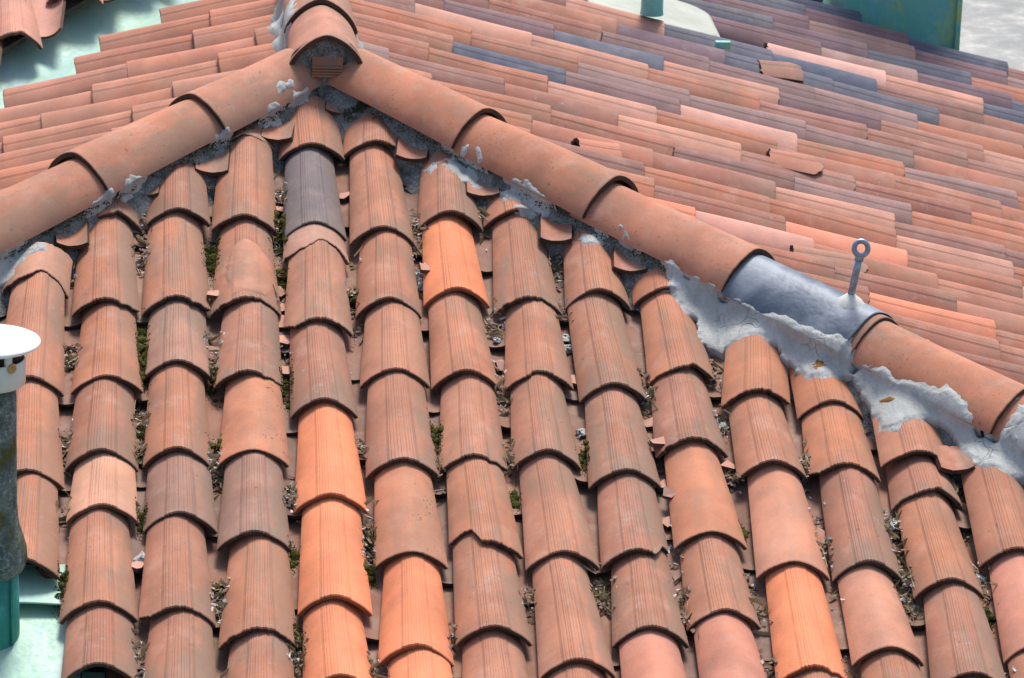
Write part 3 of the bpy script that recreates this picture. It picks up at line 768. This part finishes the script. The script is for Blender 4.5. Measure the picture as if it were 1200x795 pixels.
# tiles of the wing roof
wp = atY(14, 38, 1.02)                                          # nose of the visible wing tile
wing = empty('wing_roof', (wp[0], wp[1] + .6, wp[2] - .05)); tag(wing, 'neighbouring roof corner with ribbed terracotta tiles above the copper valley', 'roof')
WI = Matrix.Translation((wp[0], wp[1] + .6, wp[2] - .05)).inverted()
wdir = unit(V(.8, 1.0, 0))
dk = [V(wp[0], wp[1] + .06, wp[2]) + wdir * s for s in (-1.2, 1.2)] + [V(wp[0] + .96, wp[1] + 2.4, wp[2]), V(wp[0] - .96, wp[1] + 2.4, wp[2])]
dk = [V(p[0], p[1], wp[2] + (p[1] - wp[1]) * math.tan(AL)) for p in dk]
o = slab('wing_deck', dk, NF, -.075, .02, M['deck'], None); o.parent = wing; o.matrix_parent_inverse = WI
PINV['w'] = WI
def wing_tile(x, y, me, name, zoff, col, yaw=0, tilt=TILT):
    p = V(x, y, wp[2] + (y - wp[1]) * math.tan(AL)) + NF * zoff
    o = place_tile(me, name, wing, V(1, 0, 0), UPF, NF, p, tilt=tilt, yaw=yaw, color=col); o.matrix_parent_inverse = WI
for q in range(-4, 5):
    for r_ in range(0, 4):
        y0 = wp[1] + q * .2375 + (0 if q <= 0 else .05)
        wing_tile(wp[0] + q * S, y0 + r_ * EXPO * math.cos(AL), TC['m'] if (q == 0 and r_ == 0) else random.choice(TV), 'cover_tile', 0, jitc((.50, .245, .18, .35), .05), R(random.uniform(-1, 1)) + (R(4) if q == 0 and r_ == 0 else 0))
    wing_tile(wp[0] + (q + .5) * S, wp[1] + q * .2375 + .09, PT[q % 4], 'pan_tile', -.078, jitc((.45, .22, .16, .4), .08), 0, .02)

# ------------------------------------------------------------------ lower left: copper apron, flue pipe
ap = empty('copper_apron', at(40, 770, NF, -.09)); tag(ap, 'pale turquoise copper flashing at the foot of the tile columns', 'flashing')
API = Matrix.Translation(Vector(at(40, 770, NF, -.09))).inverted()
def sheet(name, x0, x1, y0, y1, off, mat, nx=36, ny=24, seed=0, right_fold=0.0):
    vs, fs = [], []
    for i in range(nx + 1):
        for j in range(ny + 1):
            x = x0 + (x1 - x0) * i / nx; y = y0 + (y1 - y0) * j / ny
            wv = .006 * math.sin(7 * x + seed) * math.sin(5 * y + seed * 2) + .003 * math.sin(19 * x + 11 * y)
            dx = x - x1 + .035; wv += right_fold * max(0, dx / .035) ** 1.5
            lip = .006 * math.exp(-((y - y0) / .02) ** 2)
            p = F(x, y) + NF * (off + wv + lip); vs.append(p)
    for i in range(nx):
        for j in range(ny): k = i * (ny + 1) + j; fs.append((k, k + ny + 1, k + ny + 2, k + 1))
    top = len(vs); vs += [p - NF * .004 for p in vs]; fs += [tuple(q + top for q in f[::-1]) for f in fs[:]]
    for j in range(ny): pass
    for i in range(nx): a_, b_ = i * (ny + 1), (i + 1) * (ny + 1); fs.append((a_, a_ + top, b_ + top, b_))
    for j in range(ny): a_, b_ = nx * (ny + 1) + j, nx * (ny + 1) + j + 1; fs.append((a_, a_ + top, b_ + top, b_))
    o = ob(name, mesh(name, vs, fs, mat)); o.parent = ap; o.matrix_parent_inverse = API; return o
ya, yb, yc = at(60, 630, NF)[1], at(60, 722, NF, -.09)[1], YE - .3
xr = at(96, 740, NF, -.09)[0]
sheet('copper_sheet', -1.7, xr - .004, yb, ya, -.080, M['copper'], seed=1, right_fold=.012)
sheet('copper_sheet', -1.7, xr, yc, yb + .06, -.094, M['copper'], seed=4, right_fold=.03)
sheet('copper_sheet', xr + .002, colX(0) + .12, yc, at(120, 748, NF)[1], -.098, M['copper'], seed=6)
# flue
fb = at(-9, 738, NF, -.09); flue = empty('flue_pipe', fb)
tag(flue, 'lichen covered flue pipe with white conical cap and green copper base', 'flue pipe')
ppm = FPX / ((fb - CAMPOS) @ CF); cz = ppm * CU[2]
hz = lambda ypx: (proj(fb)[1] - ypx) / cz
r_ = lambda e: (e + 9) / ppm
b = MB(); b.lathe([(r_(23), -.05), (r_(23), .02), (r_(22), hz(668)), (.01, hz(667))], 40); o = b.build('copper_base', M['copperdark']); o.parent = flue
b = MB(); b.tube([(r_(15), -.05, -.02), (r_(15) , -.05, hz(670))], .004, 8); o = b.build('seam', M['copperdark']); o.parent = flue
b = MB()
prof = [(r_(10), hz(672)), (r_(20), hz(671)), (r_(28), hz(664)), (r_(32), hz(652)), (r_(32), hz(640)), (r_(28), hz(628)), (r_(23), hz(612)), (r_(21), hz(596))] + [(r_(20.5), hz(y)) for y in range(585, 445, -12)] + [(.02, hz(446))]
b.lathe(prof, 56, jit=.03); o = b.build('pipe', M['lichenpipe']); o.parent = flue
b = MB(); b.lathe([(r_(12), hz(448)), (r_(29), hz(448)), (r_(31), hz(446)), (r_(31), hz(419)), (r_(29.5), hz(418)), (r_(29.5), hz(426)), (r_(29), hz(446))], 48)
o = b.build('collar', M['creampaint']); o.parent = flue
for a in (-.95, -1.75, -2.9, .4, 1.5):
    b = MB(); b.tube([(r_(27) * math.cos(a), r_(27) * math.sin(a), hz(428)), (r_(27) * math.cos(a), r_(27) * math.sin(a), hz(400))], .010, 8)
    o = b.build('cap_strut', M['creampaint']); o.parent = flue
b = MB(); b.lathe([(.002, hz(446)), (r_(24), hz(446)), (r_(24), hz(405)), (.002, hz(405))], 32); o = b.build('shade_core', M['openingshade']); o.parent = flue  # near-black core, painted as the shade between cap and collar
b = MB(); b.lathe([(.0, 0), (.011, .001), (.013, .004), (.011, .007), (.006, .007), (.005, .003), (0, .003)], 16)
o = b.build('rivet', M['bronze']); o.parent = flue; o.location = (r_(30) * math.cos(-.9), r_(30) * math.sin(-.9), hz(421)); o.rotation_euler = (R(90), 0, R(-.9 * 57.3 + 90))
b = MB(); b.lathe([(.004, hz(391)), (r_(8), hz(392)), (r_(28), hz(395)), (r_(44), hz(397)), (r_(48), hz(399)), (r_(48.5), hz(401)), (r_(46), hz(403)), (r_(20), hz(401)), (.01, hz(400))], 64)
o = b.build('cap', M['whitepaint']); o.parent = flue

# ------------------------------------------------------------------ vent and white plate on the right slope
vc = at(764, 10, NR, .03); vent = empty('vent_pipe', vc); tag(vent, 'small turquoise vent pipe rising from white plate among the tiles', 'vent pipe')
VI = Matrix.Translation(Vector(vc)).inverted()
pts2 = []
x0, x1, y0, y1 = PLATE[0], at(852, 42, NR, .02)[0], PLATE[2] - .03, PLATE[3]
cr = .10
for (cx, cy, a0) in ((x1 - cr, y1 - cr, 0), (x0 + .01, y1 - .01, 90), (x0 + .01, y0 + .01, 180), (x1 - cr, y0 + cr, 270)):
    rad = cr if a0 in (0, 270) else .01
    for q in range(7): a = R(a0 + 90 * q / 6); pts2.append((cx + rad * math.cos(a), cy + rad * math.sin(a)))
top = [Rp(x, y) - NR * .018 for x, y in pts2]; k = len(top)
inner = [Rp(x1 - .22 + (x - x1 + .22) * .94, 2.06 + (y - 2.06) * .90) - NR * .012 for x, y in pts2]
low = [p - NR * .016 for p in top]
vs = inner + top + low; fs = [tuple(range(k))] + [(i, (i + 1) % k, (i + 1) % k + k, i + k)[::-1] for i in range(k)] + [(i + k, (i + 1) % k + k, (i + 1) % k + 2 * k, i + 2 * k)[::-1] for i in range(k)]
o = ob('flashing_plate', mesh('flashing_plate', vs, fs, M['whiteplate'], None, False)); o.parent = vent; o.matrix_parent_inverse = VI
b = MB(); b.lathe([(.040, -.02), (.038, .0), (.036, .26), (.030, .26), (.030, .1)], 28); o = b.build('pipe', M['copperfar']); o.parent = vent
b = MB(); pe = at(849, 47, NR, .02) - vc; b.box(pe[0] - .03, pe[0] + .02, pe[1] - .012, pe[1] + .012, pe[2] - .03, pe[2] - .005); o = b.build('plate_corner', M['copperfar'], None, False); o.parent = vent

# ------------------------------------------------------------------ far right: copper clad housing, terrace
ch = empty('copper_housing', (2.25, 3.1, -.9)); tag(ch, 'blue green copper clad housing standing behind the last tiles', 'housing')
xl, xr2 = atY(990, 20, 2.99)[0], atY(1124, 20, 2.99)[0]
b = MB(); b.box(xl, xr2, 2.99, 3.9, -1.3, .5); o = b.build('clad_wall', M['copperfar'], None, False); o.parent = ch; o.matrix_parent_inverse = Matrix.Translation((-2.25, -3.1, .9))
b = MB(); b.box(xr2 - .012, xr2 + .006, 2.975, 2.99, -1.0, .5); o = b.build('corner_seam', M['copperfar'], None, False); o.parent = ch; o.matrix_parent_inverse = Matrix.Translation((-2.25, -3.1, .9))
b = MB(); b.box(1.2, 30, 3.0, 22, -1.45, -1.25); o = b.build('terrace', M['terrace'], None, False); tag(o, kind='structure')
b = MB(); b.box(xr2 + .33, 9, 7.2, 7.6, -1.25, .6); o = b.build('parapet', plainmat('dark parapet', (.10, .11, .13), .8), None, False)
tag(o, 'dark grey parapet wall beyond the pale terrace', 'wall')

# ------------------------------------------------------------------ building under the roof, ground
b = MB(); b.box(-1.5, 3.0, -3.0, 2.9, -8, -1.25); o = b.build('house', M['plaster'], None, False); tag(o, 'plastered house body carrying the tiled hip roof', 'house')
b = MB(); b.box(1.2, 30, 3.05, 22, -8, -1.46); o = b.build('terrace_block', M['plaster'], None, False); tag(o, 'plastered block carrying the pale terrace', 'building')
b = MB(); b.box(-3.5, -.1, 2.95, 8, -8, -1.2); o = b.build('wing_house', M['plaster'], None, False); tag(o, 'plastered wing carrying the neighbouring tiled roof', 'building')
ob('ground', mesh('ground', [(-600, -600, -8), (600, -600, -8), (600, 600, -8), (-600, 600, -8)], [(0, 1, 2, 3)], M['ground'], None, False))['kind'] = 'structure'

# ------------------------------------------------------------------ shards, crumbs, moss in the channels
def gap_point(i, ypx, dx=0.0, h=-.085):
    p = front_point(i + .5, ypx); return p + V(dx, 0, 0) + NF * h
def on_surface(p, lift=.004):
    h = BVH.ray_cast(Vector(p + NF * .3), Vector(-NF), .6)
    return (np.array(h[0]) + NF * lift) if h[0] is not None else p
def shard_mesh(sz, seed, ribs=False):
    g = np.random.default_rng(seed); k = int(g.integers(4, 7)); an = np.sort(g.random(k)) * 6.28 if not ribs else np.array([.6, 2.4, 3.9, 5.5])
    if k >= 4 and not ribs: an = np.linspace(0, 6.28, k, endpoint=False) + g.normal(0, .25, k)
    P = [(sz * (.75 + .4 * g.random()) * math.cos(a), sz * (1.0 + .5 * g.random()) * math.sin(a)) for a in an]; k = len(P)
    top = [(x, y, .006 - x * x * 6) for x, y in P]; bot = [(x, y, -.006 - x * x * 6) for x, y in P]
    fs = [tuple(range(k)), tuple(range(2 * k - 1, k - 1, -1))] + [(i, i + k, (i + 1) % k + k, (i + 1) % k) for i in range(k)]
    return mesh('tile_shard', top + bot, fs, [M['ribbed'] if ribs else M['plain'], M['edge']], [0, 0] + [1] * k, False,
                [(.5 + x / .14, y) for x, y in P] * 2)
def put(o, p, ax=None, tilt=.3, spin=None):
    n = Vector(NF); rot = Matrix.Rotation(random.uniform(-tilt, tilt), 4, 'X') @ Matrix.Rotation(random.uniform(-tilt, tilt), 4, 'Y')
    o.matrix_basis = frame(V(1, 0, 0), UPF, NF, p) @ Matrix.Rotation(random.uniform(0, 6.28) if spin is None else spin, 4, 'Z') @ rot
CN = {0: 'peach tile', 1: 'dark grey tile', 2: 'grey and spotted tile', 3: 'violet grey tile', 4: 'spotted over orange tile', 5: 'single orange tile', 6: 'notched nose tile', 7: 'broken corner tile', 8: 'plain brown tile', 9: 'skewed top tile', 10: 'pale plain tile', 11: 'double top tile', 12: 'pink plain tile'}
SH = [(1, 388, .034, 1), (2, 332, .026, 0), (2, 350, .028, 0), (2, 372, .03, 0), (2, 312, .02, 0), (1, 312, .024, 0), (2, 405, .022, 0), (1, 330, .02, 0),
      (7, 470, .022, 0), (7, 505, .024, 0), (7, 540, .026, 0), (7, 560, .022, 0), (7, 585, .022, 0), (4, 300, .02, 0), (6, 420, .022, 0), (3, 205, .018, 0), (2, 215, .018, 0), (8, 520, .02, 0), (9, 600, .022, 0), (0, 640, .02, 0), (5, 400, .022, 0)]
for k, (i, ypx, sz, rib) in enumerate(SH):
    o = bpy.data.objects.new('tile_shard', shard_mesh(sz, 400 + k, bool(rib))); COL.objects.link(o)
    p = on_surface(gap_point(i, ypx, random.uniform(-.012, .012)), .012)
    put(o, p, tilt=.25, spin=(.25 if rib else None)); o.color = jitc((.47, .24, .18, .4), .12)
    if rib: tag(o, 'ribbed terracotta shard wedged between the dark grey and the spotted tile columns', 'shard')
    else: tag(o, 'small terracotta shard in the channel between ' + CN[i] + ' and ' + CN[i + 1] + ' columns', 'shard', 'shards in the channels')
LUMPS = [(4, 292, .02), (4, 305, .024), (6, 365, .02), (6, 378, .018), (7, 440, .026), (8, 470, .018), (3, 150, .015), (5, 372, .014), (10, 590, .022), (0, 630, .02), (6, 480, .016), (11, 650, .02)]
for k, (i, ypx, sz) in enumerate(LUMPS):
    g = np.random.default_rng(900 + k); vs, fs = [], []
    for a in range(6):
        for c in range(10):
            th_, ph_ = math.pi * (a + .01) / 5.02, 2 * math.pi * c / 10; rr = sz * (1 + g.normal(0, .30)) * .85
            vs.append((rr * math.sin(th_) * math.cos(ph_), 1.3 * rr * math.sin(th_) * math.sin(ph_), .6 * rr * math.cos(th_)))
    for a in range(5):
        for c in range(10): fs.append((a * 10 + c, (a + 1) * 10 + c, (a + 1) * 10 + (c + 1) % 10, a * 10 + (c + 1) % 10))
    o = ob('mortar_lump', mesh('mortar_lump', vs, fs, M['mortar'], None, False)); put(o, on_surface(gap_point(i, ypx), sz * .4))
    tag(o, 'pale mortar lump in the channel between ' + CN[i] + ' and ' + CN[i + 1] + ' columns', 'mortar lump', 'mortar lumps in the channels')

crumb = MB(); moss = MB()
def quad(p, a, l, w_, mi, curl):
    d = V(math.cos(a), math.sin(a) * math.cos(AL), math.sin(a) * math.sin(AL)); s_ = np.cross(NF, d)
    q = [p - d * l - s_ * w_, p + d * l - s_ * w_ * .6, p + d * l * .9 + s_ * w_, p - d * l + s_ * w_ * .8]
    q = [x + NF * random.uniform(-curl, curl) for x in q]; q2 = [x - NF * .0012 for x in q]
    crumb.add(q + q2, [(0, 1, 2, 3), (7, 6, 5, 4), (0, 4, 5, 1), (1, 5, 6, 2), (2, 6, 7, 3), (3, 7, 4, 0)], mi)
for i in range(-2, 14):
    nclu = 7
    for c in range(nclu):
        x = colX(i) + S / 2; ytop = hip_y(x) - .16
        y = random.uniform(YE + .35, ytop)
        if i < 0 and y < -2.2: continue
        dens = random.choice([12, 25, 50, 80])
        for q in range(dens):
            p = F(x + random.gauss(0, .014), y + random.gauss(0, .035)) - NF * .085
            p = on_surface(p, random.uniform(.001, .012))
            if (p @ NF) > -.045: continue
            t = random.random()
            if t < .22: quad(p, random.uniform(0, 6.28), random.uniform(.002, .009), random.uniform(.001, .004), 0, .005)
            elif t < .66: quad(p, random.uniform(0, 6.28), random.uniform(.004, .018), random.uniform(.002, .006), 1, .004)
            elif t < .78: quad(p, random.uniform(0, 6.28), random.uniform(.002, .006), random.uniform(.002, .004), 2, .004)
            else: quad(p, random.gauss(1.57, .7), random.uniform(.015, .04), .0008, 3, .01)
crumb.build('channel_litter', [M['leafpale'], M['leafbrown'], M['leafgrey'], M['straw']], None, False)['kind'] = 'stuff'
ico = [(0, 0, 1)] + [(.89 * math.cos(2 * math.pi * k / 5), .89 * math.sin(2 * math.pi * k / 5), .45) for k in range(5)] + [(.89 * math.cos(2 * math.pi * (k + .5) / 5), .89 * math.sin(2 * math.pi * (k + .5) / 5), -.45) for k in range(5)] + [(0, 0, -1)]
icf = [(0, 1 + k, 1 + (k + 1) % 5) for k in range(5)] + [(1 + k, 6 + k, 1 + (k + 1) % 5) for k in range(5)] + [(1 + (k + 1) % 5, 6 + k, 6 + (k + 1) % 5) for k in range(5)] + [(6 + k, 11, 6 + (k + 1) % 5) for k in range(5)]
MOSS = [(0, 385, 1.2), (0, 400, 1.2), (0, 420, 1), (1, 265, 1.1), (1, 280, 1.1), (2, 240, 1.1), (2, 255, 1.1), (2, 295, .9), (2, 425, 1.3), (1, 420, 1), (-1, 660, 1.3), (0, 360, .8), (3, 605, .9), (4, 480, .9), (4, 490, .8), (5, 555, .6), (6, 510, .8), (2, 620, .7), (2, 720, .8), (1, 500, .8), (7, 425, .5), (8, 590, .5), (11, 690, .7), (1, 660, .6), (0, 470, .8), (0, 505, .7), (3, 320, .6), (3, 640, .8), (0, 580, 1.0)]
for (i, ypx, sc) in MOSS:
    for q in range(int(9 * sc) + 3):
        dx, dy = random.gauss(0, .009 * sc), random.gauss(0, .028 * sc); p = on_surface(gap_point(i, ypx, dx) + UPF * dy, 0)
        if (p @ NF) > -.05: continue
        r = random.uniform(.007, .013); moss.add([p + (V(1, 0, 0) * v[0] + UPF * v[1] * 1.3 + NF * v[2] * .7) * r * random.uniform(.75, 1.2) for v in ico], icf)
    for q in range(int(420 * sc)):
        dx, dy = random.gauss(0, .010 * sc), random.gauss(0, .034 * sc)
        p = on_surface(gap_point(i, ypx, dx) + UPF * dy, 0)
        if (p @ NF) > -.05: continue
        p = p + NF * max(0, (.009 + .006 * math.sin(dy * 130)) * sc * (1 - (dx / (.02 * sc)) ** 2 - (dy / (.06 * sc)) ** 2))
        r = random.uniform(.0010, .0024); moss.add([p + V(*v) * r * random.uniform(.8, 1.2) for v in ico], icf)
# a mossy line where the hip tiles meet their bedding
for d, t0, t1, n_ in ((HL, .15, 1.7, 1500), (HR, .1, 1.45, 600)):
    sx = unit(V(d[1], -d[0], 0)); sx = sx if sx[1] < 0 else -sx
    for q in range(n_):
        t = random.uniform(t0, t1)
        if vnoise(np.array([t * 14.]), np.array([3.]), 5)[0] < .35: continue
        a_ = random.gauss(.112, .006); p = d * t + sx * a_ + UPZ * (.018 - (a_ - .112) * 1.2 - a_ * -sx[1] * math.tan(AL) + random.gauss(0, .003))
        r = random.uniform(.0012, .0028); moss.add([p + V(*v) * r for v in ico], icf)
moss.build('moss', M['moss'], None, True)['kind'] = 'stuff'
print('side tiles', NSIDE, 'front children', len(front.children), 'left', len(left.children))
